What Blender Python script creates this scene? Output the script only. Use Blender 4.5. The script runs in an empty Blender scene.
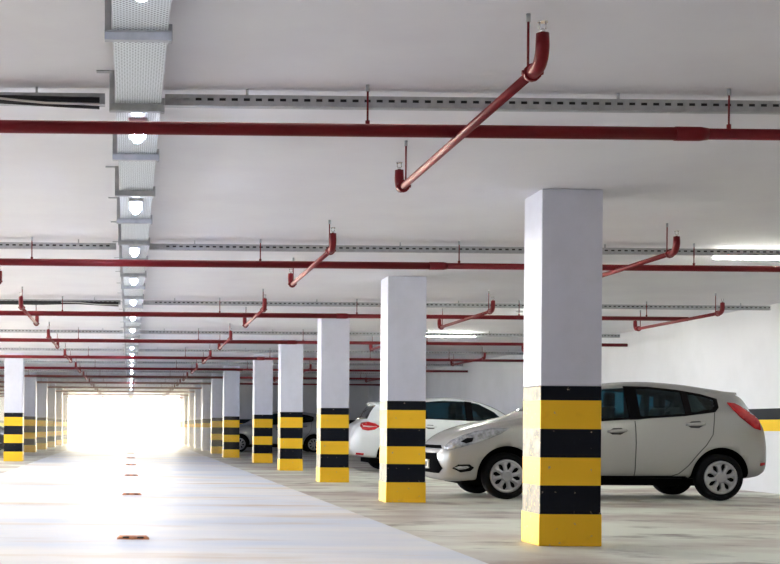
import bpy, bmesh, math, random
from mathutils import Vector, Matrix
from mathutils.bvhtree import BVHTree
random.seed(7)
SC = bpy.context.scene
COL = SC.collection
PI = math.pi
SKY_NEAR, SKY_FAR, LAMP, TUBE, EXPO = 3.2, 95, 40, 70, 1.5

# ------------------------------------------------------------------ materials
def nodes(name):
    m = bpy.data.materials.new(name); m.use_nodes = True
    nt = m.node_tree; b = nt.nodes['Principled BSDF']
    return m, nt, b
def setc(b, c, rough, metal=0.0, spec=0.5):
    b.inputs['Base Color'].default_value = (*c, 1)
    b.inputs['Roughness'].default_value = rough
    b.inputs['Metallic'].default_value = metal
    b.inputs['Specular IOR Level'].default_value = spec
def noise_mix(nt, b, c1, c2, scale, lo, hi, detail=5, vec=None, rough=0.6, prev=None):
    tc = nt.nodes.new('ShaderNodeTexCoord')
    mp = nt.nodes.new('ShaderNodeMapping')
    if vec: mp.inputs['Scale'].default_value = vec
    nt.links.new(tc.outputs['Object'], mp.inputs['Vector'])
    n = nt.nodes.new('ShaderNodeTexNoise'); n.inputs['Scale'].default_value = scale
    n.inputs['Detail'].default_value = detail; n.inputs['Roughness'].default_value = rough
    nt.links.new(mp.outputs[0], n.inputs['Vector'])
    r = nt.nodes.new('ShaderNodeMapRange'); r.inputs[1].default_value = lo; r.inputs[2].default_value = hi
    nt.links.new(n.outputs['Fac'], r.inputs[0])
    mx = nt.nodes.new('ShaderNodeMix'); mx.data_type = 'RGBA'
    if prev is None: mx.inputs[6].default_value = (*c1, 1)
    else: nt.links.new(prev, mx.inputs[6])
    mx.inputs[7].default_value = (*c2, 1)
    nt.links.new(r.outputs[0], mx.inputs[0])
    nt.links.new(mx.outputs[2], b.inputs['Base Color'])
    return mx.outputs[2], n, r
def bump(nt, b, scale, strength, dist=0.005, vec=None):
    tc = nt.nodes.new('ShaderNodeTexCoord'); n = nt.nodes.new('ShaderNodeTexNoise')
    n.inputs['Scale'].default_value = scale; n.inputs['Detail'].default_value = 4
    if vec:
        mp = nt.nodes.new('ShaderNodeMapping'); mp.inputs['Scale'].default_value = vec
        nt.links.new(tc.outputs['Object'], mp.inputs['Vector']); nt.links.new(mp.outputs[0], n.inputs['Vector'])
    else: nt.links.new(tc.outputs['Object'], n.inputs['Vector'])
    bp = nt.nodes.new('ShaderNodeBump'); bp.inputs['Strength'].default_value = strength; bp.inputs['Distance'].default_value = dist
    nt.links.new(n.outputs['Fac'], bp.inputs['Height']); nt.links.new(bp.outputs[0], b.inputs['Normal'])
def simple(name, c, rough, metal=0.0, spec=0.5, var=None, vscale=6):
    m, nt, b = nodes(name); setc(b, c, rough, metal, spec)
    c2 = var if var else tuple(x*0.88 for x in c)
    noise_mix(nt, b, c, c2, vscale, 0.4, 0.7)
    return m
def emit(name, c, s):
    m, nt, b = nodes(name); setc(b, c, 0.4)
    b.inputs['Emission Color'].default_value = (*c, 1); b.inputs['Emission Strength'].default_value = s
    return m
M = {}
M['ceiling'] = simple('painted ceiling', (.79, .79, .83), .8, var=(.75, .74, .79), vscale=1.2)
M['white'] = simple('white column paint', (.69, .71, .83), .5, spec=.3, var=(.64, .66, .77), vscale=4)
def rubbed(name, c, c2, rough, spec=.35):
    m, nt, b = nodes(name); setc(b, c, rough, 0, spec)
    o, n, r = noise_mix(nt, b, c, c2, 9, .60, .78, 7)
    noise_mix(nt, b, c, (.42, .36, .28), 22, .66, .74, 4, prev=o)
    return m
M['yellow'] = rubbed('yellow gloss paint', (.96, .57, .03), (.88, .50, .03), .5, .2)
M['black'] = rubbed('black gloss paint', (.004, .006, .013), (.012, .014, .022), .5, .15)
m, nt, b = nodes('scuffed black with painted sheen'); setc(b, (.3, .3, .3), .5, 0, .2)
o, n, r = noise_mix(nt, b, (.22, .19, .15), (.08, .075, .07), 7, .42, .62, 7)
noise_mix(nt, b, None, (.60, .44, .16), 28, .54, .66, 6, prev=o); M['scuff_sheen'] = m  # left faces of black stripes: wear, plus exit reflection painted into the colour
M['red'] = simple('red pipe paint', (.18, .008, .013), .45, spec=.25, var=(.14, .006, .010), vscale=3)
M['galv'] = simple('galvanised steel', (.46, .48, .51), .45, .35, var=(.34, .36, .39), vscale=14)
M['chrome'] = simple('sprinkler chrome', (.8, .8, .8), .2, 1.0)
M['cable'] = simple('black cable sheath and slot shade', (.012, .012, .014), .5)
M['cable_w'] = simple('grey cable sheath', (.6, .6, .58), .5)
M['fixture'] = simple('fixture housing', (.75, .77, .82), .4)
M['lamp'] = emit('lamp diffuser', (.68, .74, 1.0), LAMP)
M['tube'] = emit('tube diffuser', (.96, 1.0, .88), TUBE)
M['orange'] = simple('orange marker', (.62, .20, .05), .5, var=(.4, .12, .04), vscale=30)
M['darkmark'] = simple('dark recess', (.05, .03, .02), .6)
# perforated tray metal: holes are cut in the geometry of the slotted strut; the wide tray carries a fine diamond mesh
m, nt, b = nodes('perforated tray sheet'); setc(b, (.6, .65, .68), .42, .7)
tc = nt.nodes.new('ShaderNodeTexCoord'); mp = nt.nodes.new('ShaderNodeMapping'); mp.inputs['Rotation'].default_value = (0, 0, PI/4)
nt.links.new(tc.outputs['Object'], mp.inputs[0])
ck = nt.nodes.new('ShaderNodeTexBrick'); ck.offset = 0; ck.inputs['Scale'].default_value = 1
ck.inputs['Color1'].default_value = (.13, .15, .16, 1); ck.inputs['Color2'].default_value = (.15, .16, .18, 1); ck.inputs['Mortar'].default_value = (.70, .75, .76, 1)
ck.inputs['Brick Width'].default_value = .017; ck.inputs['Row Height'].default_value = .017; ck.inputs['Mortar Size'].default_value = .0042
nt.links.new(mp.outputs[0], ck.inputs['Vector']); nt.links.new(ck.outputs['Color'], b.inputs['Base Color'])
M['mesh'] = m
# wall with black and yellow band
m, nt, b = nodes('wall paint with band'); setc(b, (.8, .8, .8), .7, 0, .2)
o, n, r = noise_mix(nt, b, (.80, .80, .83), (.72, .72, .74), .7, .4, .7)
tc = nt.nodes.new('ShaderNodeTexCoord'); sp = nt.nodes.new('ShaderNodeSeparateXYZ'); nt.links.new(tc.outputs['Object'], sp.inputs[0])
def band(lo, hi, col, prev):
    g = nt.nodes.new('ShaderNodeMath'); g.operation = 'GREATER_THAN'; g.inputs[1].default_value = lo; nt.links.new(sp.outputs['Z'], g.inputs[0])
    l = nt.nodes.new('ShaderNodeMath'); l.operation = 'LESS_THAN'; l.inputs[1].default_value = hi; nt.links.new(sp.outputs['Z'], l.inputs[0])
    mu = nt.nodes.new('ShaderNodeMath'); mu.operation = 'MULTIPLY'; nt.links.new(g.outputs[0], mu.inputs[0]); nt.links.new(l.outputs[0], mu.inputs[1])
    mx = nt.nodes.new('ShaderNodeMix'); mx.data_type = 'RGBA'; nt.links.new(mu.outputs[0], mx.inputs[0]); nt.links.new(prev, mx.inputs[6]); mx.inputs[7].default_value = (*col, 1)
    return mx.outputs[2]
o = band(.86, 1.02, (.88, .56, .02), o); o = band(1.02, 1.175, (.012, .014, .02), o)
nt.links.new(o, b.inputs['Base Color']); M['wall'] = m
# floors
m, nt, b = nodes('sealed lane floor'); setc(b, (.7, .72, .78), .22, 0, .3)
o, n, r = noise_mix(nt, b, (.88, .87, .86), (.70, .75, .84), .45, .42, .62, 6, vec=(.45, 1.4, 1))
o, n, r = noise_mix(nt, b, None, (.62, .48, .34), .8, .54, .74, 7, vec=(.35, 1.3, 1), prev=o)
tc = nt.nodes.new('ShaderNodeTexCoord'); n2 = nt.nodes.new('ShaderNodeTexNoise'); n2.inputs['Scale'].default_value = 1.3
nt.links.new(tc.outputs['Object'], n2.inputs['Vector']); rr = nt.nodes.new('ShaderNodeMapRange'); rr.inputs[3].default_value = .42; rr.inputs[4].default_value = .62
nt.links.new(n2.outputs['Fac'], rr.inputs[0]); nt.links.new(rr.outputs[0], b.inputs['Roughness'])
bump(nt, b, 1.5, .10, .004, vec=(1, 2, 1)); M['lane'] = m
m, nt, b = nodes('bay floor concrete'); setc(b, (.5, .5, .44), .48, 0, .4)
o, n, r = noise_mix(nt, b, (.74, .76, .67), (.42, .34, .31), .50, .42, .62, 7, vec=(.8, 1.3, 1))
o, n, r = noise_mix(nt, b, None, (.16, .12, .10), 1.4, .54, .72, 8, vec=(.9, 1.2, 1), prev=o)
bump(nt, b, 4, .3, .004, vec=(1, 2, 1)); M['bay'] = m
M['ground'] = simple('pale paving outside', (.8, .78, .7), .8)
M['rim'] = simple('hubcap silver', (.36, .36, .38), .35, .5)
M['tire'] = simple('tyre rubber', (.006, .006, .007), .85, 0, .1)
M['trim'] = simple('black plastic trim', (.006, .006, .007), .9, 0, 0)
M['wellb'] = simple('wheel arch liner', (.008, .008, .008), 1, 0, 0)
M['interior'] = simple('dark cabin trim', (.015, .016, .02), .8)
M['plate'] = simple('number plate', (.8, .8, .78), .4)
M['redlens'] = simple('red lens', (.36, .006, .010), .12, var=(.62, .03, .03), vscale=9)
M['lens'] = simple('clear headlamp', (.60, .62, .66), .08, .5, var=(.25, .26, .28), vscale=16)
M['seam'] = simple('panel gap', (.05, .05, .05), .8)
m, nt, b = nodes('tinted car glass')
nt.nodes.remove(b); out = nt.nodes['Material Output']
tr = nt.nodes.new('ShaderNodeBsdfTransparent'); tr.inputs[0].default_value = (.34, .54, .60, 1)
gl = nt.nodes.new('ShaderNodeBsdfGlossy'); gl.inputs['Roughness'].default_value = .03
fr = nt.nodes.new('ShaderNodeFresnel'); fr.inputs[0].default_value = 1.45
mx = nt.nodes.new('ShaderNodeMixShader'); nt.links.new(fr.outputs[0], mx.inputs[0]); nt.links.new(tr.outputs[0], mx.inputs[1]); nt.links.new(gl.outputs[0], mx.inputs[2])
nt.links.new(mx.outputs[0], out.inputs[0]); M['glass'] = m
M['darkglass'] = simple('dark screen glass', (.012, .016, .02), .05)
def carpaint(name, c, metal):
    m, nt, b = nodes(name); setc(b, c, .34, metal); b.inputs['Coat Weight'].default_value = .8; b.inputs['Coat Roughness'].default_value = .06
    noise_mix(nt, b, c, tuple(x*.93 for x in c), 300, .4, .6, 2)
    return m
M['silver'] = carpaint('silver car paint', (.38, .38, .37), .35)
M['whitecar'] = carpaint('white car paint', (.80, .83, .85), 0)
M['greycar'] = carpaint('grey car paint', (.42, .43, .46), .45)
M['darkcar'] = carpaint('dark car paint', (.02, .02, .025), .3)

# ------------------------------------------------------------------ helpers
def bx(bm, x0, x1, y0, y1, z0, z1, mi=0):
    v = [bm.verts.new((x, y, z)) for x in (x0, x1) for y in (y0, y1) for z in (z0, z1)]
    for f in ((0,1,3,2), (4,6,7,5), (0,4,5,1), (2,3,7,6), (0,2,6,4), (1,5,7,3)):
        fc = bm.faces.new([v[i] for i in f]); fc.material_index = mi
def tube(bm, pts, rad, n=14, caps=True):
    pts = [Vector(p) for p in pts]
    if not isinstance(rad, (list, tuple)): rad = [rad]*len(pts)
    rings = []; up = None
    for i, p in enumerate(pts):
        d = (pts[min(i+1, len(pts)-1)] - pts[max(i-1, 0)]).normalized()
        if up is None:
            up = Vector((0, 0, 1)) if abs(d.z) < .9 else Vector((1, 0, 0))
        a = d.cross(up).normalized(); bb = a.cross(d).normalized(); up = bb
        rings.append([bm.verts.new(p + (a*math.cos(2*PI*k/n) + bb*math.sin(2*PI*k/n))*rad[i]) for k in range(n)])
    for r0, r1 in zip(rings, rings[1:]):
        for k in range(n):
            f = bm.faces.new((r0[k], r0[(k+1) % n], r1[(k+1) % n], r1[k])); f.smooth = True
    if caps:
        bm.faces.new(rings[0][::-1]); bm.faces.new(rings[-1])
def obj(name, bm, mats, parent=None, bevel=0, loc=None):
    me = bpy.data.meshes.new(name)
    if isinstance(bm, bmesh.types.BMesh):
        bmesh.ops.recalc_face_normals(bm, faces=bm.faces); bm.to_mesh(me); bm.free()
    else: me = bm
    if not isinstance(mats, (list, tuple)): mats = [mats]
    if len(me.materials) == 0:
        for m_ in mats: me.materials.append(m_)
    o = bpy.data.objects.new(name, me); COL.objects.link(o)
    if parent: o.parent = parent
    if loc: o.location = loc
    if bevel:
        bv = o.modifiers.new('bevel', 'BEVEL'); bv.width = bevel; bv.segments = 2; bv.limit_method = 'ANGLE'
    return o
def tag(o, label=None, cat=None, group=None, kind=None):
    if label: o['label'] = label
    if cat: o['category'] = cat
    if group: o['group'] = group
    if kind: o['kind'] = kind
    return o
def thing(name, label, cat, loc=(0, 0, 0), rz=0, group=None):
    o = bpy.data.objects.new(name, None); COL.objects.link(o); o.empty_display_size = .1
    o.location = loc; o.rotation_euler = (0, 0, rz)
    return tag(o, label, cat, group)
def dup(root, loc, rz=0, label=None, group=None, mats=None):
    def cp(o, par):
        c = o.copy(); COL.objects.link(c)
        if par: c.parent = par
        for ch in [x for x in bpy.data.objects if x.parent == o]: cp(ch, c)
        return c
    r = cp(root, None); r.location = loc; r.rotation_euler = (0, 0, rz)
    if label: r['label'] = label
    if group: r['group'] = group
    return r

# ------------------------------------------------------------------ dimensions
H = 2.62
XL, XR = -9.0, 8.9
Y0, Y1 = -8.0, 82.0
CAMZ = .85

# ------------------------------------------------------------------ setting
bm = bmesh.new(); bx(bm, -2.3, 2.28, Y0, Y1, -.2, 0)
tag(obj('floor', bm, M['lane']), 'pale glossy sealed driving lane down the middle', kind='structure')
bm = bmesh.new(); bx(bm, 2.28, XR, Y0, Y1, -.2, 0)
tag(obj('floor', bm, M['bay']), 'grey stained concrete floor of the right parking bays', kind='structure')
bm = bmesh.new(); bx(bm, XL, -2.3, Y0, Y1, -.2, 0)
tag(obj('floor', bm, M['bay']), 'concrete floor of the left parking bays', kind='structure')
bm = bmesh.new(); bx(bm, XL-.2, XR+.2, Y0, Y1, H, H+.3)
tag(obj('ceiling', bm, M['ceiling']), 'flat painted concrete ceiling', kind='structure')
bm = bmesh.new(); bx(bm, XR, XR+.2, Y0, Y1, -.2, H)
tag(obj('wall_right', bm, M['wall']), 'white wall with black and yellow band', kind='structure')
bm = bmesh.new(); bx(bm, XL-.2, XL, Y0, Y1, -.2, .8); bx(bm, XL-.2, XL, Y0, Y1, 2.5, H); bx(bm, XL-.2, XL, Y0, 9.4, .8, 2.5); bx(bm, XL-.2, XL, 38.7, Y1, .8, 2.5)
for k in range(4, 8): bx(bm, XL-.2, XL, -8+5.8*k-.3, -8+5.8*k+.3, .8, 2.5)  # opening added out of view to light the ceiling and column sides
tag(obj('wall_left', bm, M['wall']), 'unseen left wall with an opening added to let daylight in', kind='structure')
bm = bmesh.new(); bx(bm, XL-.2, XR+.2, Y0-.2, Y0, -.2, H+.3)
tag(obj('wall_back', bm, M['wall']), 'white wall behind', kind='structure')
bm = bmesh.new(); bx(bm, 2.9, 3.06, 51.0, Y1, -.2, H)
tag(obj('wall_partition', bm, M['wall']), 'banded wall along the right lane edge beyond the bays', kind='structure')
bm = bmesh.new(); bx(bm, 3.06, XR, 51.05, 51.2, -.2, H)
tag(obj('wall_bay_end', bm, M['wall']), 'shaded end wall of the right parking bays', kind='structure')
# far wall with the wide exit opening
bm = bmesh.new()
bx(bm, XL-.2, -3.7, Y1, Y1+.25, -.2, H+.3); bx(bm, 3.35, XR+.2, Y1, Y1+.25, -.2, H+.3)
tag(obj('wall_far', bm, M['wall']), 'end wall either side of the bright exit', kind='structure')
bm = bmesh.new(); bx(bm, -60, XL-.2, Y0-30, Y1+.25, -.25, -.02)
tag(obj('floor', bm, M['ground']), 'unseen paving outside the added left opening', kind='structure')
bm = bmesh.new(); bx(bm, -60, 60, Y1+.25, Y1+90, -.25, -.02)
tag(obj('floor', bm, M['ground']), 'sunlit paving outside the exit', kind='structure')

# ------------------------------------------------------------------ columns
W = .45
def band_box(bm, zs, mis, g=0.0):
    for (z0, z1), mi in zip(zs, mis): bx(bm, -g, W+g, -g, W+g, z0, z1, mi)
def stack_mesh(levels, mis, outs):
    bm = bmesh.new(); rings = []
    for z, g in outs:
        rings.append([bm.verts.new(p) for p in ((-g, -g, z), (W+g, -g, z), (W+g, W+g, z), (-g, W+g, z))])
    for i in range(len(rings)-1):
        for k in range(4):
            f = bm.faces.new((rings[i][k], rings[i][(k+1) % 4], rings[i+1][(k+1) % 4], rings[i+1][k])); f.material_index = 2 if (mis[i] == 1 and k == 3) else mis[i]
    bm.faces.new(rings[0][::-1]); f = bm.faces.new(rings[-1]); f.material_index = mis[-1]
    return bm
def make_column(kind):
    t = thing('concrete_column', '', 'column')
    if kind == 'full':
        outs = [(0, .007), (.235, .006), (.245, 0), (.445, 0), (.65, 0), (.86, 0), (1.07, 0), (1.175, 0)]
        g = stack_mesh(None, [0, 1, 1, 0, 1, 0, 1], outs)
        obj('striped_guard', g, [M['yellow'], M['black'], M['scuff_sheen']], t, .006)
        z0 = 1.175
    else:
        bmw = bmesh.new(); bx(bmw, 0, W, 0, W, 0, .86); obj('lower_shaft', bmw, M['white'], t, .008)
        g = stack_mesh(None, [0, 1], [(.86, 0), (1.02, 0), (1.175, 0)])
        obj('painted_band', g, [M['yellow'], M['black'], M['scuff_sheen']], t, .006)
        z0 = 1.175
    bm = bmesh.new(); bx(bm, 0, W, 0, W, z0, H)
    obj('shaft', bm, M['white'], t, .008)
    return t
cf = make_column('full'); cb = make_column('band')
ords = ['nearest', 'second', 'third', 'fourth', 'fifth', 'sixth', 'seventh', 'eighth', 'ninth', 'tenth', 'eleventh', 'twelfth']
extra_r = ['nearest and largest striped column, in front of the silver hatchback',
 'second striped column of the right row, between the silver and white cars',
 'third striped column on the right, just left of the white car tail',
 'fourth striped column of the right row, just left of the grey car rear wheel',
 'fifth striped column of the right row, hiding the middle of the grey car',
 'striped column hiding the grey car nose, right row beside the lane',
 'thin striped column right behind the one hiding the grey car nose']
right = [((3.008, 2.97, 3.01, 3.01, 3.01)[i], 10+5.8*i) for i in range(5)] + [(2.67, 39.0+5.8*i) for i in range(7)]
used_f = used_b = False
for i, (x, y) in enumerate(right):
    if i < 7:
        lab = extra_r[i]
        if not used_f: cf.location = (x, y, 0); cf['label'] = lab; cf['group'] = 'striped columns of the right row'; used_f = True
        else: dup(cf, (x, y, 0), 0, lab, 'striped columns of the right row')
    else:
        k = i-7
        lab = ['white column with one black and yellow band, nearest of its kind, right row',
               'banded white column, second of its kind in the right row',
               'banded white column, third of its kind in the right row',
               'banded white column, fourth of its kind in the right row',
               'farthest banded white column on the right, beside the bright exit'][k]
        if not used_b: cb.location = (x, y, 0); cb['label'] = lab; cb['group'] = 'banded white columns near the exit'; used_b = True
        else: dup(cb, (x, y, 0), 0, lab, 'banded white columns near the exit')
labs_l = ['largest striped column of the left row, at the photo edge', 'second striped column of the left row in view',
  'third striped column of the left row in view', 'fourth striped column of the left row in view',
  'fifth striped column of the left row in view', 'farthest striped column of the left row, beside the bright exit']
left = [(-2.6-W, 33.2)] + [(-3.08-W, 44.8+5.8*i) for i in range(5)]
for (x, y), lab in zip(left, labs_l): dup(cf, (x, y, 0), 0, lab, 'striped columns of the left row')
for k, y in enumerate((10, 15.8, 21.6)):
    dup(cf, (-2.66-W, y, 0), 0, 'striped column of the left row, outside the photo edge', 'striped columns outside the photo')

# ------------------------------------------------------------------ sprinkler pipes
PZ = 2.385; BZ = 2.352
ROWS = [7.03+5.8*i for i in range(12)]
def sprinkler_head(parent, x, y, z):
    bm = bmesh.new()
    tube(bm, [(x, y, z), (x, y, z+.018)], .011, 8); tube(bm, [(x-.013, y, z+.018), (x-.013, y, z+.045)], .0035, 6); tube(bm, [(x+.013, y, z+.018), (x+.013, y, z+.045)], .0035, 6)
    tube(bm, [(x, y, z+.045), (x, y, z+.049)], .021, 12)
    obj('sprinkler_head', bm, M['chrome'], parent)
def rod(parent, x, y, z):
    bm = bmesh.new(); tube(bm, [(x, y, z), (x, y, H-.03)], .0055, 8)
    tube(bm, [(x, y, z-.012), (x, y, z+.02)], .012, 8)
    r = obj('hanger_rod', bm, M['red'], parent)
    bm = bmesh.new(); tube(bm, [(x, y, H-.035), (x, y, H-.001)], .010, 8); obj('ceiling_anchor', bm, M['galv'], r)
rownames = ['nearest red sprinkler main, crossing above the largest column', 'second red sprinkler main from the front', 'third red sprinkler main from the front',
 'fourth red sprinkler main from the front', 'fifth red sprinkler main from the front', 'sixth red sprinkler main from the front', 'seventh red sprinkler main from the front', 'eighth red sprinkler main from the front',
 'ninth red sprinkler main from the front', 'tenth red sprinkler main from the front', 'eleventh red sprinkler main, near the bright exit', 'farthest red sprinkler main, at the bright exit']
for i, y in enumerate(ROWS):
    t = thing('sprinkler_pipe_run', rownames[i], 'pipe', (0, y, 0), 0, 'red sprinkler mains across the ceiling')
    xr = 7.62 if i == 2 else (3.0 if y > 51 else XR)
    bm = bmesh.new(); tube(bm, [(XL, 0, PZ), (2.9, 0, PZ)], .034, 16); obj('main_pipe', bm, M['red'], t)
    bm = bmesh.new(); tube(bm, [(2.9, 0, PZ), (xr, 0, PZ)], .029, 16); obj('side_pipe', bm, M['red'], t)
    bm = bmesh.new(); tube(bm, [(2.80, 0, PZ), (2.93, 0, PZ), (2.97, 0, PZ)], [.037, .037, .031], 16); obj('reducer', bm, M['red'], t)
    for hx in (-7.4, -5.2, -3.1, -.93, 1.21, 3.08, 5.3, 7.05):
        if hx > 2.9 and y > 50: continue
        rod(t, hx, 0, PZ+.03)
    for bxx in (-7.0, -4.2, -1.38, 1.68, 4.56, 7.47):
        if bxx > 2.9 and y > 46: continue
        ya, yb = -1.36, 1.48
        bm = bmesh.new(); tube(bm, [(bxx, ya, BZ), (bxx, yb, BZ)], .0215, 12)
        br = obj('branch_pipe', bm, M['red'], t)
        for yy, s in ((ya, -1), (yb, 1)):
            bm = bmesh.new()
            arc = [(bxx, yy+s*(.075*math.sin(a)) , BZ+.075*(1-math.cos(a))) for a in [k*PI/2/7 for k in range(8)]]
            tube(bm, [(bxx, yy-s*.05, BZ)] + arc + [(bxx, yy+s*.075, BZ+.125)], [.030]+[.029]*8+[.027], 12)
            tube(bm, [(bxx, yy-s*.05, BZ), (bxx, yy-s*.075, BZ)], .038, 12)
            tube(bm, [(bxx-.045, yy-s*.0625, BZ), (bxx+.045, yy-s*.0625, BZ)], .010, 6)
            obj('elbow', bm, M['red'], br)
            sprinkler_head(br, bxx, yy+s*.075, BZ+.125)
            bm = bmesh.new(); tube(bm, [(bxx-.0, yy-s*.13, BZ+.015), (bxx, yy-s*.13, H-.03)], .0055, 8); obj('hanger_rod', bm, M['red'], br)
            bm = bmesh.new(); tube(bm, [(bxx, yy-s*.13, H-.035), (bxx, yy-s*.13, H-.001)], .010, 8); obj('ceiling_anchor', bm, M['galv'], br)

# ------------------------------------------------------------------ slotted struts across the ceiling
def slotted_mesh(x0, x1, z0, z1, pitch=.063, slot=.032):
    bm = bmesh.new(); n = int((x1-x0)/pitch)
    zs = [z0, z0+.026, z0+.040, z1]
    xs = []
    for k in range(n):
        a = x0+k*pitch; xs += [(a, a+pitch-slot, False), (a+pitch-slot, a+pitch, True)]
    for a, b_, hole in xs:
        for j in range(3):
            if hole and j == 1: continue
            v = [bm.verts.new(p) for p in ((a, 0, zs[j]), (b_, 0, zs[j]), (b_, 0, zs[j+1]), (a, 0, zs[j+1]))]; bm.faces.new(v)
    bmesh.ops.remove_doubles(bm, verts=bm.verts, dist=.0001)
    bmesh.ops.solidify(bm, geom=list(bm.faces), thickness=.002)
    xe = x0+n*pitch
    bx(bm, x0, xe, .004, .06, z0, z0+.002); bx(bm, x0, xe, .004, .06, z1-.002, z1); bx(bm, x0, xe, .058, .06, z0, z1)
    return bm
zs0, zs1 = 2.525, 2.583
meR = bpy.data.meshes.new('slotted_channel'); b_ = slotted_mesh(.17, 8.85, zs0, zs1); bmesh.ops.recalc_face_normals(b_, faces=b_.faces); b_.to_mesh(meR); b_.free(); meR.materials.append(M['galv'])
meL = bpy.data.meshes.new('slotted_channel'); b_ = slotted_mesh(-8.9, -.12, zs0, zs1); bmesh.ops.recalc_face_normals(b_, faces=b_.faces); b_.to_mesh(meL); b_.free(); meL.materials.append(M['galv'])
for i, y in enumerate(ROWS[:8]):
    for side, me in (('right', meR), ('left', meL)):
        t = thing('slotted_strut', '%s slotted galvanised strut on the ceiling, %s of the lamp tray' % (['nearest', 'second', 'third', 'fourth', 'fifth', 'sixth', 'seventh', 'eighth', 'farthest'][i], side), 'cable strut', (0, y+.09, 0), 0, 'slotted struts across the ceiling')
        obj('slotted_channel', me, M['galv'], t)
        bm = bmesh.new(); xa_, xb_ = (.33, 8.8) if side == 'right' else (-8.88, -.19)
        for cy_, cz_ in ((.018, .010), (.018, .030), (.018, .046), (.040, .012), (.040, .034)): tube(bm, [(xa_, cy_, zs0+cz_), (xb_, cy_, zs0+cz_)], .0105, 8)
        obj('slot_shade_tubes', bm, M['cable'], t)  # black tubes put in so the slots look shaded inside
        for k in range(5):
            xx = (.6 + k*1.95) if side == 'right' else (-.5 - k*1.95)
            bm = bmesh.new(); bx(bm, xx-.006, xx+.006, .03, .045, zs1, H); obj('mounting_block', bm, M['galv'], t)
    if i in (0, 2):
        bm = bmesh.new()
        zt = zs0-.012
        tube(bm, [(-8.8, y+.07, zt), (-1.2, y+.07, zt+.003), (-.75, y+.07, zt+.018), (-.4, y+.07, zt), (-.17, y+.07, zt-.01)], .009, 8)
        tube(bm, [(-8.8, y+.05, zt+.016), (-1.0, y+.05, zt+.02), (-.17, y+.05, zt+.016)], .011, 8)
        tube(bm, [(-8.8, y+.05, zt+.036), (-.6, y+.05, zt+.036), (-.17, y+.05, zt+.03)], .010, 8)
        c = tag(obj('power_cable', bm, M['cable']), 'black cables clipped along the %s strut left of the lamp tray' % ('nearest' if i == 0 else 'third'), 'cable')
        bm = bmesh.new(); tube(bm, [(-.95, y+.035, zt+.03), (-.7, y+.035, zt+.026), (-.45, y+.035, zt+.004), (-.17, y+.035, zt+.0)], .006, 8)
        obj('pale_cable', bm, M['cable_w'], c)

# ------------------------------------------------------------------ lamp tray along the lane
TX0, TX1 = -.08, .14; TZ = 2.455
t = thing('cable_tray', 'long perforated metal cable tray hung along the lane ceiling', 'cable tray')
bm = bmesh.new(); bx(bm, TX0, TX1, Y0+.5, 80, TZ, TZ+.003); obj('tray_floor', bm, M['mesh'], t)
bm = bmesh.new(); bx(bm, TX0-.003, TX0, Y0+.5, 80, TZ, TZ+.06); bx(bm, TX1, TX1+.003, Y0+.5, 80, TZ, TZ+.06); obj('tray_side', bm, M['galv'], t)
for k in range(-6, 56):
    y = 6.82+1.25*k + (.12 if k == 28 else 0)
    bm = bmesh.new(); bx(bm, TX0-.035, TX1+.012, y-.021, y+.021, TZ-.036, TZ); bx(bm, TX0-.035, TX1+.012, y-.034, y+.034, TZ-.004, TZ)
    bx(bm, TX1+.003, TX1+.02, y-.02, y+.02, TZ-.04, TZ+.03)
    bx(bm, TX0-.035, TX0-.008, y-.018, y+.018, TZ-.03, H)
    bx(bm, TX0-.10, TX0-.005, y-.02, y+.02, H-.006, H)
    obj('hanger_bracket', bm, M['galv'], t, .002)
lamp_lab = ['nearest tray lamp behind the first red main', 'second tray lamp in view', 'third tray lamp in view', 'fourth tray lamp in view', 'fifth tray lamp in view', 'sixth tray lamp in view', 'seventh tray lamp in view', 'eighth tray lamp in view']
first = None
for k in range(-1, 22):
    y = 7.12+2.5*k
    lab = ('small bright batten lamp under the cable tray, ' + lamp_lab[k]) if 0 <= k < 8 else ('far batten lamp under the cable tray towards the exit' if k >= 8 else 'batten lamp under the cable tray, above the photo edge')
    if first is None:
        first = thing('batten_lamp', lab, 'lamp', (.03, y, TZ), 0, 'batten lamps under the cable tray')
        bm = bmesh.new(); bx(bm, -.05, .05, 0, .42, -.022, 0); obj('housing', bm, M['fixture'], first, .004)
        bm = bmesh.new()
        secs = []
        for yy, s in ((.02, .6), (.035, 1), (.385, 1), (.40, .6)):
            secs.append([bm.verts.new((.030*s*math.cos(a), yy, -.022-.030*s*math.sin(a))) for a in [q*PI/8 for q in range(9)]])
        for a, c in zip(secs, secs[1:]):
            for q in range(8): f = bm.faces.new((a[q], a[q+1], c[q+1], c[q])); f.smooth = True
            bm.faces.new((a[8], a[0], c[0], c[8]))
        bm.faces.new(secs[0]); bm.faces.new(secs[-1][::-1])
        obj('diffuser', bm, M['lamp'], first)
    else: 
        d = dup(first, (.03, y, TZ), 0, lab)
        d['group'] = 'batten lamps under the cable tray' if k >= 0 else 'batten lamps outside the photo'
first['group'] = 'batten lamps outside the photo'

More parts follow.
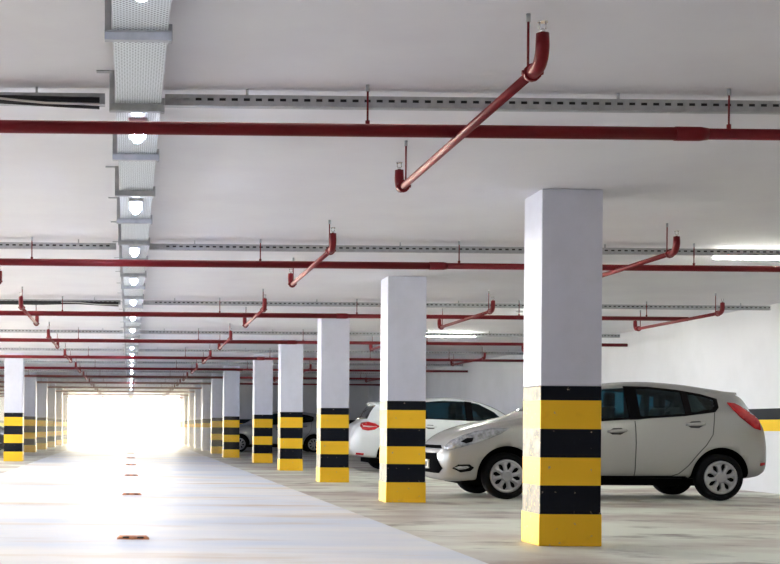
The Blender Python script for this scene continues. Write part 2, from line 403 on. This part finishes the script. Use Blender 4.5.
# tube lights over the bays; the first is added, hidden, to brighten the wall
tl = None
for x0, y, lab in ((5.85, 20.3, 'added tube light hidden behind the largest column, brightens the right wall'), (5.75, 13.45, 'long tube light on the ceiling above the silver hatchback'), (5.4, 25.05, 'long tube light on the ceiling above the white car'), 
                   
                   (-6.4, 13.45, 'tube light over the left bays, outside the photo'), (-6.4, 25.05, 'tube light over the left bays, outside the photo'), (-6.4, 36.65, 'tube light over the left bays, outside the photo'), (-6.4, 48.25, 'tube light over the left bays, outside the photo')):
    if tl is None:
        tl = thing('tube_light', lab, 'lamp', (x0, y, H), 0, 'tube lights over the bays')
        bm = bmesh.new(); bx(bm, -.12, 1.0, -.03, .03, -.03, 0); obj('housing', bm, M['fixture'], tl, .003)
        bm = bmesh.new(); tube(bm, [(0, 0, -.052), (.92, 0, -.052)], .017, 12); obj('tube', bm, M['tube'], tl)
        bm = bmesh.new(); bx(bm, -.02, .0, -.012, .012, -.07, -.03); bx(bm, .92, .94, -.012, .012, -.07, -.03); obj('lamp_holder', bm, M['fixture'], tl)
    else: dup(tl, (x0, y, H), 0, lab)

# ------------------------------------------------------------------ floor markers
mk = None
mlab = ['nearest orange marker in the middle of the lane', 'second marker from the front', 'third marker from the front', 'fourth marker from the front', 'fifth marker from the front', 'sixth marker from the front', 'seventh marker from the front', 'farthest marker, near the exit']
for k in range(8):
    y = 10.45+6.75*k
    lab = 'flat orange floor stud on the lane, ' + mlab[k]
    if mk is None:
        mk = thing('lane_marker', lab, 'floor marker', (.03, y, 0), 0, 'orange studs down the lane')
        bm = bmesh.new()
        lo = [(-.125, -.09), (.125, -.09), (.125, .09), (-.125, .09)]; hi = [(-.10, -.055), (.10, -.055), (.10, .055), (-.10, .055)]
        a = [bm.verts.new((x, yy, 0)) for x, yy in lo]; c = [bm.verts.new((x, yy, .022)) for x, yy in hi]
        for q in range(4): bm.faces.new((a[q], a[(q+1) % 4], c[(q+1) % 4], c[q]))
        bm.faces.new(c); bm.faces.new(a[::-1]); obj('stud_body', bm, M['orange'], mk, .003)
        for sx in (-1, 1):
            bm = bmesh.new(); bx(bm, sx*.055-.024, sx*.055+.024, -.078, -.03, .006, .0195); obj('reflector', bm, M['darkmark'], mk)
    else: dup(mk, (.03, y, 0), 0, lab)

# ------------------------------------------------------------------ cars
def pchip(pts):
    xs = [p[0] for p in pts]; ys = [p[1] for p in pts]; n = len(xs)
    h = [xs[i+1]-xs[i] for i in range(n-1)]; d = [(ys[i+1]-ys[i])/h[i] for i in range(n-1)]
    m = [d[0]] + [0]*(n-2) + [d[-1]]
    for i in range(1, n-1):
        if d[i-1]*d[i] > 0:
            w1 = 2*h[i]+h[i-1]; w2 = h[i]+2*h[i-1]; m[i] = (w1+w2)/(w1/d[i-1]+w2/d[i])
    def f(x):
        if x <= xs[0]: return ys[0]
        if x >= xs[-1]: return ys[-1]
        i = max(k for k in range(n-1) if xs[k] <= x)
        t_ = (x-xs[i])/h[i]
        return ((2*t_**3-3*t_**2+1)*ys[i] + (t_**3-2*t_**2+t_)*h[i]*m[i] + (-2*t_**3+3*t_**2)*ys[i+1] + (t_**3-t_**2)*h[i]*m[i+1])
    return f
def section(w, zb, zs, zt, wr):
    hh = max(zt-zs, .02); e1 = min(.11, .5*hh); e2 = min(.05, .22*hh); e3 = min(.018, .08*hh); sh = zs-zb
    wg = .93*w; gw = lambda t_: wg+(wr+.035-wg)*t_
    return [(0, zb), (.62*w, zb), (.88*w, zb+.015), (.955*w, zb+min(.06, .1*sh)), (.985*w, zb+.25*sh), (1.0*w, zb+.5*sh), (.995*w, zb+.72*sh), (.98*w, zb+.88*sh), (.95*w, zs-.01),
            (gw(.04), zs+.03*hh), (gw(.35), zs+(hh-e1)*.35), (gw(.7), zs+(hh-e1)*.7), (gw(1), zt-e1), (wr, zt-e2), (wr-.07, zt-e3), (wr*.5, zt-.003), (0, zt)]
def eval_mesh(o):
    dg = bpy.context.evaluated_depsgraph_get(); dg.update()
    return bpy.data.meshes.new_from_object(o.evaluated_get(dg))
def prism(poly, ya, yb):
    bm = bmesh.new()
    a = [bm.verts.new((x, ya, z)) for x, z in poly]; c = [bm.verts.new((x, yb, z)) for x, z in poly]
    n = len(poly)
    for k in range(n): bm.faces.new((a[k], a[(k+1) % n], c[(k+1) % n], c[k]))
    bm.faces.new(a[::-1]); bm.faces.new(c); bmesh.ops.recalc_face_normals(bm, faces=bm.faces)
    return bm
def cyl_y(cx, cz, r, ya, yb, n=48):
    return prism([(cx+r*math.cos(2*PI*k/n), cz+r*math.sin(2*PI*k/n)) for k in range(n)], ya, yb)

def build_car(name, label, cat, P, paint):
    L = P['L']
    T = thing(name, label, cat)
    fzt, fzb, fzs, fw = pchip(P['zt']), pchip(P['zb']), pchip(P['zs']), pchip(P['w'])
    fwr = pchip(P['wr'])
    xs = sorted(set([0, .015, .04, .08, .12, .17, .23, .3] + [round(.3+.1*k, 3) for k in range(1, int((L-.6)/.1)+1)] + [L-.3, L-.25, L-.2, L-.16, L-.12, L-.085, L-.055, L-.03, L-.012, L]))
    bm = bmesh.new(); rings = []
    for x in xs:
        w = fw(x); zt = fzt(x); zs = min(fzs(x), zt-.03)
        s = section(w, fzb(x), zs, zt, min(fwr(x), .8*w))
        loop = [(y, z) for y, z in s] + [(-y, z) for y, z in s[-2:0:-1]]
        rings.append([bm.verts.new((x, -y, z)) for y, z in loop])
    n = len(rings[0])
    for a, c in zip(rings, rings[1:]):
        for k in range(n): bm.faces.new((a[k], a[(k+1) % n], c[(k+1) % n], c[k]))
    bm.faces.new(rings[0][::-1]); bm.faces.new(rings[-1])
    tmp = obj('body', bm, paint); sm = tmp.modifiers.new('s', 'SUBSURF'); sm.levels = 1; sm.render_levels = 1
    me1 = eval_mesh(tmp); tmp.modifiers.clear(); tmp.data = me1
    bvh = BVHTree.FromPolygons([v.co[:] for v in me1.vertices], [p.vertices[:] for p in me1.polygons])
    cutters = []
    def addcut(b_):
        o = obj('cutter', b_, M['interior']); cutters.append(o)
        md = tmp.modifiers.new('b', 'BOOLEAN'); md.operation = 'DIFFERENCE'; md.object = o; md.solver = 'EXACT'
    R, AR = P['r'], P['ar']
    for wx in P['wheels']:
        addcut(cyl_y(wx, R+.01, AR, -1.2, -.56)); addcut(cyl_y(wx, R+.01, AR, .56, 1.2))
    addcut(prism(P['cabin'], -P['cabw'], P['cabw']))
    for wp in P['windows']: addcut(prism(wp, -1.2, 1.2))
    me2 = eval_mesh(tmp); tmp.modifiers.clear()
    for o in cutters: bpy.data.objects.remove(o)
    me2.materials.clear(); me2.materials.append(paint); me2.materials.append(M['wellb']); me2.materials.append(M['interior'])
    xa, xb = min(p[0] for p in P['cabin']), max(p[0] for p in P['cabin'])
    for p in me2.polygons:
        c = p.center; p.use_smooth = True; p.material_index = 0
        hit = bvh.find_nearest(c)
        if hit[3] is not None and hit[3] > .004 or (abs(p.normal.dot(hit[1])) < .5):
            onarch = any((c.x-wx)**2+(c.z-R-.01)**2 < (AR+.01)**2 for wx in P['wheels'])
            if c.z > .75 and xa-.05 < c.x < xb+.05: p.material_index = 2; p.use_smooth = False
            elif onarch: p.material_index = 1; p.use_smooth = False
    me2.name = 'body'; tmp.data = me2; tmp.parent = T
    body = tmp
    def patch(nm, poly, mat, axis='y', sgn=-1, off=.004, parent=None, step=.035, thick=None, label=None):
        b2 = bmesh.new()
        if axis == 'y': vs = [b2.verts.new((u, 0, v)) for u, v in poly]
        else: vs = [b2.verts.new((0, u, v)) for u, v in poly]
        b2.faces.new(vs)
        us = [p[0] for p in poly]; vv = [p[1] for p in poly]
        un = Vector((1, 0, 0)) if axis == 'y' else Vector((0, 1, 0))
        k = math.floor(min(us)/step)*step
        while k < max(us):
            bmesh.ops.bisect_plane(b2, geom=b2.verts[:]+b2.edges[:]+b2.faces[:], plane_co=un*k, plane_no=un); k += step
        k = math.floor(min(vv)/step)*step
        while k < max(vv):
            bmesh.ops.bisect_plane(b2, geom=b2.verts[:]+b2.edges[:]+b2.faces[:], plane_co=Vector((0, 0, k)), plane_no=Vector((0, 0, 1))); k += step
        bmesh.ops.triangulate(b2, faces=b2.faces[:])
        bad = []
        for v in b2.verts:
            if axis == 'y': o_ = Vector((v.co.x, sgn*3, v.co.z)); d_ = Vector((0, -sgn, 0))
            else: o_ = Vector((sgn*8 + (L/2), v.co.y, v.co.z)); d_ = Vector((-sgn, 0, 0))
            h = bvh.ray_cast(o_, d_)
            if h[0] is None:
                h2 = bvh.find_nearest(Vector((v.co.x if axis == 'y' else (L if sgn > 0 else 0), sgn*.8 if axis == 'y' else v.co.y, v.co.z)))
                v.co = h2[0]+h2[1]*off
            else:
                nn = h[1]
                if nn.dot(d_) > 0: nn = -nn
                v.co = h[0]+nn*off
        o_ = obj(nm, b2, mat, parent or T)
        for p in o_.data.polygons: p.use_smooth = True
        sd = o_.modifiers.new('solid', 'SOLIDIFY'); sd.thickness = thick or (off+.003); sd.offset = 0
        if label: o_['label'] = label
        return o_
    def strip(pts, wd, nm, mat, sgn, off=.0025):
        ps = [Vector(p) for p in pts]; L_, R_ = [], []
        for i in range(len(ps)):
            d = (ps[min(i+1, len(ps)-1)]-ps[max(i-1, 0)]).normalized(); nrm = Vector((-d.y, d.x))*wd/2
            L_.append(tuple(ps[i]+nrm)); R_.append(tuple(ps[i]-nrm))
        return patch(nm, L_+R_[::-1], mat, 'y', sgn, off, thick=.003)
    for sgn in (-1, 1):
        for wp in P['windows']: patch('side_window', [(x, z) for x, z in P['grow'](wp)], M['glass'], 'y', sgn, .0015, thick=.002)
        for wp in P['pillars']: patch('pillar_trim', wp, M['trim'], 'y', sgn, .003)
        for s_ in P['seams']: strip(s_, .010, 'door_seam', M['seam'], sgn)
        patch('tail_light', P['tail'], M['redlens'], 'y', sgn, .008)
        patch('head_light', P['head'], M['lens'], 'y', sgn, .006)
        if 'headtrim' in P: patch('head_light_bezel', P['headtrim'], M['trim'], 'y', sgn, .008)
        if 'tailclear' in P: patch('reversing_light', P['tailclear'], M['plate'], 'y', sgn, .014)
        if 'fog' in P: patch('fog_light_recess', P['fog'], M['trim'], 'y', sgn, .005)
        if 'fogchrome' in P: patch('fog_light', P['fogchrome'], M['lens'], 'y', sgn, .010)
        patch('rear_reflector', P['refl'], M['redlens'], 'y', sgn, .005)
        patch('sill_trim', P['sill'], M['trim'], 'y', sgn, .006)
        for hx, hz in P['handles']:
            h = bvh.ray_cast(Vector((hx, sgn*3, hz)), Vector((0, -sgn, 0)))[0]
            b2 = bmesh.new()
            tube(b2, [(hx-.115, h.y, hz-.006), (hx-.09, h.y+sgn*.028, hz-.002), (hx, h.y+sgn*.036, hz+.002), (hx+.09, h.y+sgn*.028, hz+.006), (hx+.115, h.y, hz+.008)], [.014, .020, .023, .020, .014], 10)
            obj('door_handle', b2, paint, T)
            patch('handle_recess', [(hx-.11, hz-.01), (hx-.06, hz-.042), (hx+.04, hz-.045), (hx+.11, hz-.005), (hx+.05, hz+.04), (hx-.05, hz+.035)], M['seam'], 'y', sgn, .002)
        # mirror
        mxp, mz = P['mirror']
        h = bvh.ray_cast(Vector((mxp, sgn*3, mz)), Vector((0, -sgn, 0)))[0]
        b2 = bmesh.new(); bmesh.ops.create_icosphere(b2, subdivisions=3, radius=1)
        for v in b2.verts:
            c = v.co; c.x = c.x*.075 if c.x < 0 else c.x*.03; c.y *= .11; c.z *= .075
            c += Vector((mxp, h.y+sgn*.13, mz+.05))
        for f in b2.faces: f.smooth = True
        tube(b2, [(mxp, h.y-.02*sgn, mz), (mxp, h.y+sgn*.08, mz+.025)], .025, 8)
        obj('wing_mirror', b2, paint, T)
    patch('windscreen', P['ws'], M['darkglass'], 'x', -1, .003)
    patch('rear_window', P['rw'], M['darkglass'], 'x', 1, .003)
    patch('lower_grille', P['grille'], M['trim'], 'x', -1, .006)
    patch('upper_grille', P['ugrille'], M['trim'], 'x', -1, .006)
    pl = patch('front_plate', [(-.26, P['pz']), (.26, P['pz']), (.26, P['pz']+.11), (-.26, P['pz']+.11)], M['plate'], 'x', -1, .022)
    for k, (a0, a1) in enumerate(((-.22, -.17), (-.15, -.11), (-.05, 0), (.02, .06), (.11, .15), (.17, .21))):
        patch('plate_character', [(a0, P['pz']+.025), (a1, P['pz']+.025), (a1, P['pz']+.085), (a0, P['pz']+.085)], M['seam'], 'x', -1, .0375, parent=pl, thick=.002)
    patch('rear_plate', [(-.26, P['rpz']), (.26, P['rpz']), (.26, P['rpz']+.11), (-.26, P['rpz']+.11)], M['plate'], 'x', 1, .012)
    # spoiler
    if P.get('spoiler'):
        x0, z0, x1, z1 = P['spoiler']
        b2 = bmesh.new(); rr = []
        for y in (-.56, -.5, -.25, 0, .25, .5, .56):
            k = 0.05 if abs(y) > .52 else 0; cz = -.03*(abs(y)/.56)**2
            rr.append([b2.verts.new(p) for p in ((x0, y, z0+cz), (x1-k, y, z1+cz+.012), (x1-k+.008, y, z1+cz-.012), (x0+.05, y, z0+cz-.07))])
        for a, c in zip(rr, rr[1:]):
            for k in range(4): f = b2.faces.new((a[k], a[(k+1) % 4], c[(k+1) % 4], c[k])); f.smooth = True
        b2.faces.new(rr[0]); b2.faces.new(rr[-1][::-1]); obj('spoiler', b2, paint, T)
    # seats and dashboard
    for sx in P['seats']:
        for sy in (-.36, .36):
            b2 = bmesh.new()
            bx(b2, sx-.30, sx+.18, sy-.24, sy+.24, .42, .80)
            a = [b2.verts.new(p) for p in ((sx+.10, sy-.23, .7), (sx+.22, sy-.23, .7), (sx+.30, sy-.20, 1.15), (sx+.22, sy-.20, 1.15), (sx+.10, sy+.23, .7), (sx+.22, sy+.23, .7), (sx+.30, sy+.20, 1.15), (sx+.22, sy+.20, 1.15))]
            for f in ((0, 1, 2, 3), (4, 7, 6, 5), (0, 4, 5, 1), (1, 5, 6, 2), (2, 6, 7, 3), (3, 7, 4, 0)): b2.faces.new([a[i] for i in f])
            bx(b2, sx+.23, sx+.32, sy-.12, sy+.12, 1.15, 1.33)
            obj('car_seat', b2, M['interior'], T, .03)
    # wheels
    for wx in P['wheels']:
        for sgn in (-1, 1):
            y1 = sgn*P['track']; y0_ = sgn*(P['track']-.19)
            b2 = bmesh.new()
            prof = [(.20, 0.02), (.215, -.004), (R-.035, -.006), (R-.01, .012), (R, .035), (R, .155), (R-.01, .178), (R-.04, .19), (.20, .18)]
            rings = []; N = 48
            for k in range(N):
                a = 2*PI*k/N; rings.append([b2.verts.new((wx+r_*math.cos(a), y1-sgn*d_, R+r_*math.sin(a))) for r_, d_ in prof])
            for k in range(N):
                a, c = rings[k], rings[(k+1) % N]
                for q in range(len(prof)): f = b2.faces.new((a[q], a[(q+1) % len(prof)], c[(q+1) % len(prof)], c[q])); f.smooth = True
            # hub backing
            bc = [b2.verts.new((wx+.20*math.cos(2*PI*k/24), y1-sgn*.05, R+.20*math.sin(2*PI*k/24))) for k in range(24)]; b2.faces.new(bc)
            tyre = obj('tyre', b2, M['tire'], T)
            b2 = bmesh.new(); ns = P['spokes']
            def P3(r_, a, d_): return (wx+r_*math.cos(a), y1-sgn*d_, R+r_*math.sin(a))
            rg = []
            for r_, d_ in ((.208, .014), (.200, -.004), (.180, -.006), (.168, .004), (.168, .03)):
                rg.append([b2.verts.new(P3(r_, 2*PI*k/48, d_)) for k in range(48)])
            for a, c in zip(rg, rg[1:]):
                for k in range(48): f = b2.faces.new((a[k], a[(k+1) % 48], c[(k+1) % 48], c[k])); f.smooth = True
            rg = [[b2.verts.new(P3(r_, 2*PI*k/24, d_)) for k in range(24)] for r_, d_ in ((.072, .03), (.072, -.008), (.055, -.014), (.03, -.012))]
            for a, c in zip(rg, rg[1:]):
                for k in range(24): b2.faces.new((a[k], a[(k+1) % 24], c[(k+1) % 24], c[k]))
            b2.faces.new(rg[-1])
            for k in range(ns):
                a0 = 2*PI*(k+.25)/ns; hw0, hw1 = PI/ns*P['spw'][0], PI/ns*P['spw'][1]
                top = []; bot = []
                for r_, hw, d_ in ((.068, PI/ns*.98, -.006), (.095, PI/ns*.60, -.009), (.135, PI/ns*.46, -.008), (.174, PI/ns*.82, -.004)):
                    top.append([b2.verts.new(P3(r_, a0-hw, d_+.004)), b2.verts.new(P3(r_, a0, d_-.003)), b2.verts.new(P3(r_, a0+hw, d_+.004))])
                    bot.append([b2.verts.new(P3(r_, a0-hw, .03)), b2.verts.new(P3(r_, a0+hw, .03))])
                for q in range(3):
                    for s2 in (0, 1): b2.faces.new((top[q][s2], top[q][s2+1], top[q+1][s2+1], top[q+1][s2]))
                    b2.faces.new((top[q][0], top[q+1][0], bot[q+1][0], bot[q][0])); b2.faces.new((top[q][2], bot[q][1], bot[q+1][1], top[q+1][2]))
            obj('hubcap', b2, M['rim'], tyre)
    b2 = bmesh.new(); bx(b2, .35, L-.4, -.5, .5, .17, .26); obj('underbody', b2, M['wellb'], T)
    return T
def grow(poly, k=1.03):
    cx = sum(p[0] for p in poly)/len(poly); cz = sum(p[1] for p in poly)/len(poly); out = []
    for x, z in poly:
        d = math.hypot(x-cx, z-cz); out.append((x+(x-cx)/d*.012, z+(z-cz)/d*.012))
    return out

FH = dict(L=4.10, r=.285, ar=.358, wheels=(.82, 3.44), track=.835, spokes=8, spw=(.95, .62), cabw=.60, grow=grow,
  zt=[(0, .56), (.04, .64), (.10, .715), (.2, .785), (.4, .875), (.7, .95), (1.0, 1.005), (1.15, 1.05), (1.4, 1.185), (1.7, 1.325), (2.0, 1.415), (2.3, 1.462), (2.6, 1.475), (3.0, 1.452), (3.4, 1.40), (3.7, 1.35), (3.80, 1.31), (3.87, 1.22), (3.94, 1.08), (4.0, .96), (4.05, .86), (4.08, .74), (4.10, .64)],
  zb=[(0, .34), (.05, .24), (.2, .20), (.5, .22), (1.2, .25), (3.0, .26), (3.6, .25), (3.9, .27), (4.05, .33), (4.10, .42)],
  zs=[(0, .52), (.1, .64), (.3, .76), (.6, .86), (1.0, .93), (1.4, .955), (2.0, .975), (2.6, 1.02), (3.2, 1.09), (3.6, 1.12), (3.85, 1.05), (4.0, .92), (4.1, .60)],
  w=[(0, .50), (.03, .60), (.08, .68), (.16, .74), (.3, .80), (.5, .845), (.8, .858), (2, .862), (3.3, .86), (3.6, .85), (3.8, .82), (3.95, .78), (4.04, .72), (4.08, .64), (4.10, .56)],
  wr=[(0, .42), (.3, .55), (.8, .62), (1.2, .66), (1.8, .62), (2.5, .62), (3.3, .60), (3.8, .57), (4.1, .45)],
  cabin=[(1.35, .62), (1.45, 1.12), (1.8, 1.30), (2.2, 1.40), (2.7, 1.42), (3.2, 1.36), (3.5, 1.28), (3.55, .85), (3.1, .62)],
  windows=[[(1.42, .99), (2.33, 1.0), (2.31, 1.375), (2.05, 1.355), (1.75, 1.25)],
           [(2.46, 1.0), (3.02, 1.055), (3.0, 1.33), (2.75, 1.365), (2.44, 1.375)],
           [(3.08, 1.07), (3.34, 1.11), (3.40, 1.17), (3.41, 1.245), (3.25, 1.29), (3.08, 1.32)]],
  pillars=[[(2.325, .985), (2.465, .99), (2.45, 1.39), (2.30, 1.39)], [(3.01, 1.04), (3.085, 1.05), (3.085, 1.335), (2.995, 1.345)],
           [(1.36, .955), (2.0, .965), (3.0, 1.035), (3.37, 1.085), (3.34, 1.115), (3.0, 1.06), (2.0, .99), (1.40, .985)],
           [(3.37, 1.085), (3.43, 1.14), (3.45, 1.25), (3.25, 1.31), (2.95, 1.36), (2.6, 1.395), (2.3, 1.40), (2.3, 1.375), (2.6, 1.37), (2.95, 1.335), (3.25, 1.285), (3.40, 1.24), (3.39, 1.165), (3.33, 1.11)]],
  seams=[[(2.385, .97), (2.39, .7), (2.385, .5), (2.39, .30)], [(3.36, 1.08), (3.33, .81), (3.25, .68), (3.15, .57), (3.04, .43), (2.93, .33), (2.85, .30), (2.39, .295), (1.5, .295), (1.34, .33), (1.28, .5), (1.30, .75), (1.34, .95)]],
  tail=[(3.56, 1.20), (3.66, 1.19), (3.78, 1.12), (3.87, 1.05), (3.935, .976), (3.945, .866), (3.86, .888), (3.76, .96), (3.67, 1.03), (3.59, 1.12)],
  head=[(.09, .63), (.18, .71), (.30, .77), (.44, .82), (.63, .86), (.86, .875), (.74, .80), (.60, .74), (.46, .69), (.28, .635), (.12, .59)],
  headtrim=[(.27, .70), (.34, .742), (.42, .75), (.40, .70), (.33, .68)],
  fog=[(.17, .375), (.24, .42), (.37, .425), (.42, .385), (.38, .345), (.27, .325)], fogchrome=[(.20, .385), (.25, .40), (.34, .405), (.37, .39), (.33, .37), (.25, .36)],
  refl=[(3.95, .43), (4.02, .44), (4.02, .475), (3.95, .465)],
  sill=[(1.19, .235), (3.03, .245), (3.06, .285), (1.17, .275)],
  handles=[(2.16, .845), (3.12, .935)], mirror=(1.45, .98),
  ws=[(-.56, 1.09), (.56, 1.09), (.53, 1.36), (.3, 1.41), (-.3, 1.41), (-.53, 1.36)],
  rw=[(-.56, 1.02), (.56, 1.02), (.48, 1.26), (-.48, 1.26)],
  grille=[(-.52, .555), (.52, .555), (.66, .37), (.60, .31), (-.60, .31), (-.66, .37)], ugrille=[(-.60, .615), (.60, .615), (.52, .65), (-.52, .65)],
  pz=.36, rpz=.62, spoiler=(3.46, 1.38, 3.76, 1.347), seats=(1.95, 2.85))
carA = build_car('hatchback', 'silver five-door hatchback parked nose to the lane behind the largest column', 'car', FH, M['silver'])
carA.location = (3.80, 16.66+.862, 0); carA.rotation_euler = (0, 0, math.radians(-.7))
WH = dict(FH); WH.update(L=4.27, r=.31, ar=.37, wheels=(.85, 3.40), track=.84,
  zt=[(0, .58), (.05, .68), (.15, .77), (.4, .88), (.7, .96), (.9, 1.02), (1.1, 1.14), (1.35, 1.29), (1.7, 1.42), (2.0, 1.475), (2.3, 1.50), (2.8, 1.49), (3.3, 1.45), (3.65, 1.40), (3.75, 1.35), (3.88, 1.18), (3.98, 1.04), (4.08, .98), (4.18, .92), (4.24, .78), (4.27, .66)],
  zb=[(0, .36), (.05, .25), (.2, .21), (.5, .23), (3.6, .26), (4.0, .28), (4.2, .34), (4.27, .44)],
  zs=[(0, .54), (.1, .66), (.3, .78), (.6, .88), (.9, .95), (1.4, .99), (2.0, 1.01), (3.2, 1.05), (3.7, 1.06), (3.95, .98), (4.15, .86), (4.27, .62)],
  w=[(0, .50), (.03, .60), (.08, .70), (.16, .77), (.3, .83), (.5, .87), (.8, .88), (3.4, .88), (3.8, .85), (4.05, .79), (4.18, .72), (4.24, .64), (4.27, .56)],
  cabin=[(1.15, .62), (1.3, 1.14), (1.6, 1.32), (2.0, 1.42), (2.7, 1.44), (3.2, 1.39), (3.5, 1.32), (3.55, .85), (3.1, .62)],
  windows=[[(1.22, 1.015), (1.86, 1.03), (1.86, 1.385), (1.70, 1.35), (1.42, 1.20)], [(1.98, 1.03), (2.78, 1.06), (2.78, 1.39), (2.4, 1.415), (1.98, 1.40)], [(2.86, 1.07), (3.40, 1.10), (3.45, 1.18), (3.35, 1.32), (2.86, 1.38)]],
  pillars=[[(1.85, 1.02), (1.99, 1.02), (1.99, 1.41), (1.85, 1.395)], [(2.77, 1.05), (2.87, 1.06), (2.87, 1.39), (2.77, 1.40)]],
  seams=[[(1.92, 1.0), (1.92, .3)], [(3.35, 1.05), (3.2, .75), (3.0, .4), (2.9, .3), (1.2, .3), (1.12, .6), (1.15, .95)]],
  tail=[(3.72, .90), (3.80, .955), (3.93, .985), (4.04, .965), (4.09, .90), (4.05, .835), (3.95, .815), (3.82, .835)], tailclear=[(3.78, .895), (3.90, .905), (4.03, .91), (4.03, .89), (3.9, .882)],
  head=[(.12, .66), (.3, .75), (.62, .85), (.7, .82), (.5, .72), (.28, .655)], headtrim=[(.3, .70), (.36, .74), (.42, .73), (.38, .69)],
  refl=[(4.02, .33), (4.16, .34), (4.16, .375), (4.02, .365)], handles=[(1.72, .86), (2.72, .90)], mirror=(1.22, 1.0),
  ws=[(-.58, 1.07), (.58, 1.07), (.53, 1.36), (.3, 1.42), (-.3, 1.42), (-.53, 1.36)], rw=[(-.58, 1.05), (.58, 1.05), (.48, 1.32), (-.48, 1.32)],
  sill=[(1.24, .235), (3.05, .245), (3.08, .285), (1.22, .275)],
  pz=.38, rpz=.58, spoiler=(3.4, 1.43, 3.76, 1.385), seats=(1.75, 2.65))
carB = build_car('hatchback', 'white hatchback parked tail to the lane, behind the silver hatchback', 'car', WH, M['whitecar'])
carB.location = (8.67, 27.05+.88, 0); carB.rotation_euler = (0, 0, PI)
def repaint(root, src, dst):
    done = {}
    for o in [x for x in bpy.data.objects if x.parent == root]:
        if o.type == 'MESH':
            if any(m_ == src for m_ in o.data.materials):
                if o.data.name not in done: done[o.data.name] = o.data.copy()
                o.data = done[o.data.name]
                for i, m_ in enumerate(o.data.materials):
                    if m_ == src: o.data.materials[i] = dst
carC = dup(carA, (3.05, 48.2+.862, 0), 0, 'grey hatchback far back on the right, nose between distant columns')
repaint(carC, M['silver'], M['greycar'])
carD = dup(carA, (-3.3, 38.5, 0), PI, 'dark car mostly cut off by the left edge, beside the left column')
repaint(carD, M['silver'], M['darkcar'])

# ------------------------------------------------------------------ light
wd = bpy.data.worlds.new('world'); SC.world = wd; wd.use_nodes = True
wn = wd.node_tree; bg = wn.nodes['Background']
tc = wn.nodes.new('ShaderNodeTexCoord'); sp = wn.nodes.new('ShaderNodeSeparateXYZ'); wn.links.new(tc.outputs['Generated'], sp.inputs[0])
mr = wn.nodes.new('ShaderNodeMapRange'); mr.inputs[1].default_value = .5; mr.inputs[2].default_value = .95; wn.links.new(sp.outputs['Y'], mr.inputs[0])
mx = wn.nodes.new('ShaderNodeMix'); mx.data_type = 'RGBA'; mx.inputs[6].default_value = (.80, .88, 1.0, 1); mx.inputs[7].default_value = (1.0, .87, .62, 1); wn.links.new(mr.outputs[0], mx.inputs[0]); wn.links.new(mx.outputs[2], bg.inputs[0])
ms = wn.nodes.new('ShaderNodeMapRange'); ms.inputs[1].default_value = .5; ms.inputs[2].default_value = .95; ms.inputs[3].default_value = SKY_NEAR; ms.inputs[4].default_value = SKY_FAR
wn.links.new(sp.outputs['Y'], ms.inputs[0]); wn.links.new(ms.outputs[0], bg.inputs[1])
for nm, lc, rt, sx, sy in (('exit_portal', (-.17, Y1+.1, 1.31), (-PI/2, 0, 0), 7.05, 2.6), ('side_portal', (XL-.1, 24.05, 1.65), (0, -PI/2, 0), 1.7, 29.3)):
    la = bpy.data.lights.new(nm, 'AREA'); la.shape = 'RECTANGLE'; la.size = sx; la.size_y = sy; la.cycles.is_portal = True
    lo = bpy.data.objects.new(nm, la); COL.objects.link(lo); lo.location = lc; lo.rotation_euler = rt

# scatter volume added to stand in for glare bloom around the exit
m = bpy.data.materials.new('exit bloom volume'); m.use_nodes = True; nt = m.node_tree; nt.nodes.clear()
vo = nt.nodes.new('ShaderNodeVolumeScatter'); vo.inputs['Density'].default_value = .018; vo.inputs['Anisotropy'].default_value = .6; vo.inputs['Color'].default_value = (1, .93, .80, 1)
ot = nt.nodes.new('ShaderNodeOutputMaterial'); nt.links.new(vo.outputs[0], ot.inputs['Volume'])
bm = bmesh.new(); bx(bm, XL+.02, 2.88, 36, Y1-.2, .01, H-.01)
hz = tag(obj('haze', bm, m), 'added scatter volume standing in for glare around the far exit', 'haze', kind='stuff')

# ------------------------------------------------------------------ camera
F = 1370.0; PX, PY = 150.0, 427.2
cam = bpy.data.cameras.new('camera'); co = bpy.data.objects.new('camera', cam); COL.objects.link(co)
cam.sensor_fit = 'HORIZONTAL'; cam.sensor_width = 36; cam.lens = F/780*36
cam.shift_x = (390-PX)/780; cam.shift_y = (PY-282)/780
yaw = math.atan(20/F); roll = .0075
co.location = (0, 0, CAMZ)
co.rotation_euler = (Matrix.Rotation(-yaw, 4, 'Z') @ Matrix.Rotation(PI/2, 4, 'X') @ Matrix.Rotation(roll, 4, 'Z')).to_euler()
cam.clip_end = 500
SC.camera = co
vs = SC.view_settings; vs.view_transform = 'Standard'; vs.look = 'None'; vs.exposure = EXPO; vs.gamma = 1; vs.use_curve_mapping = False
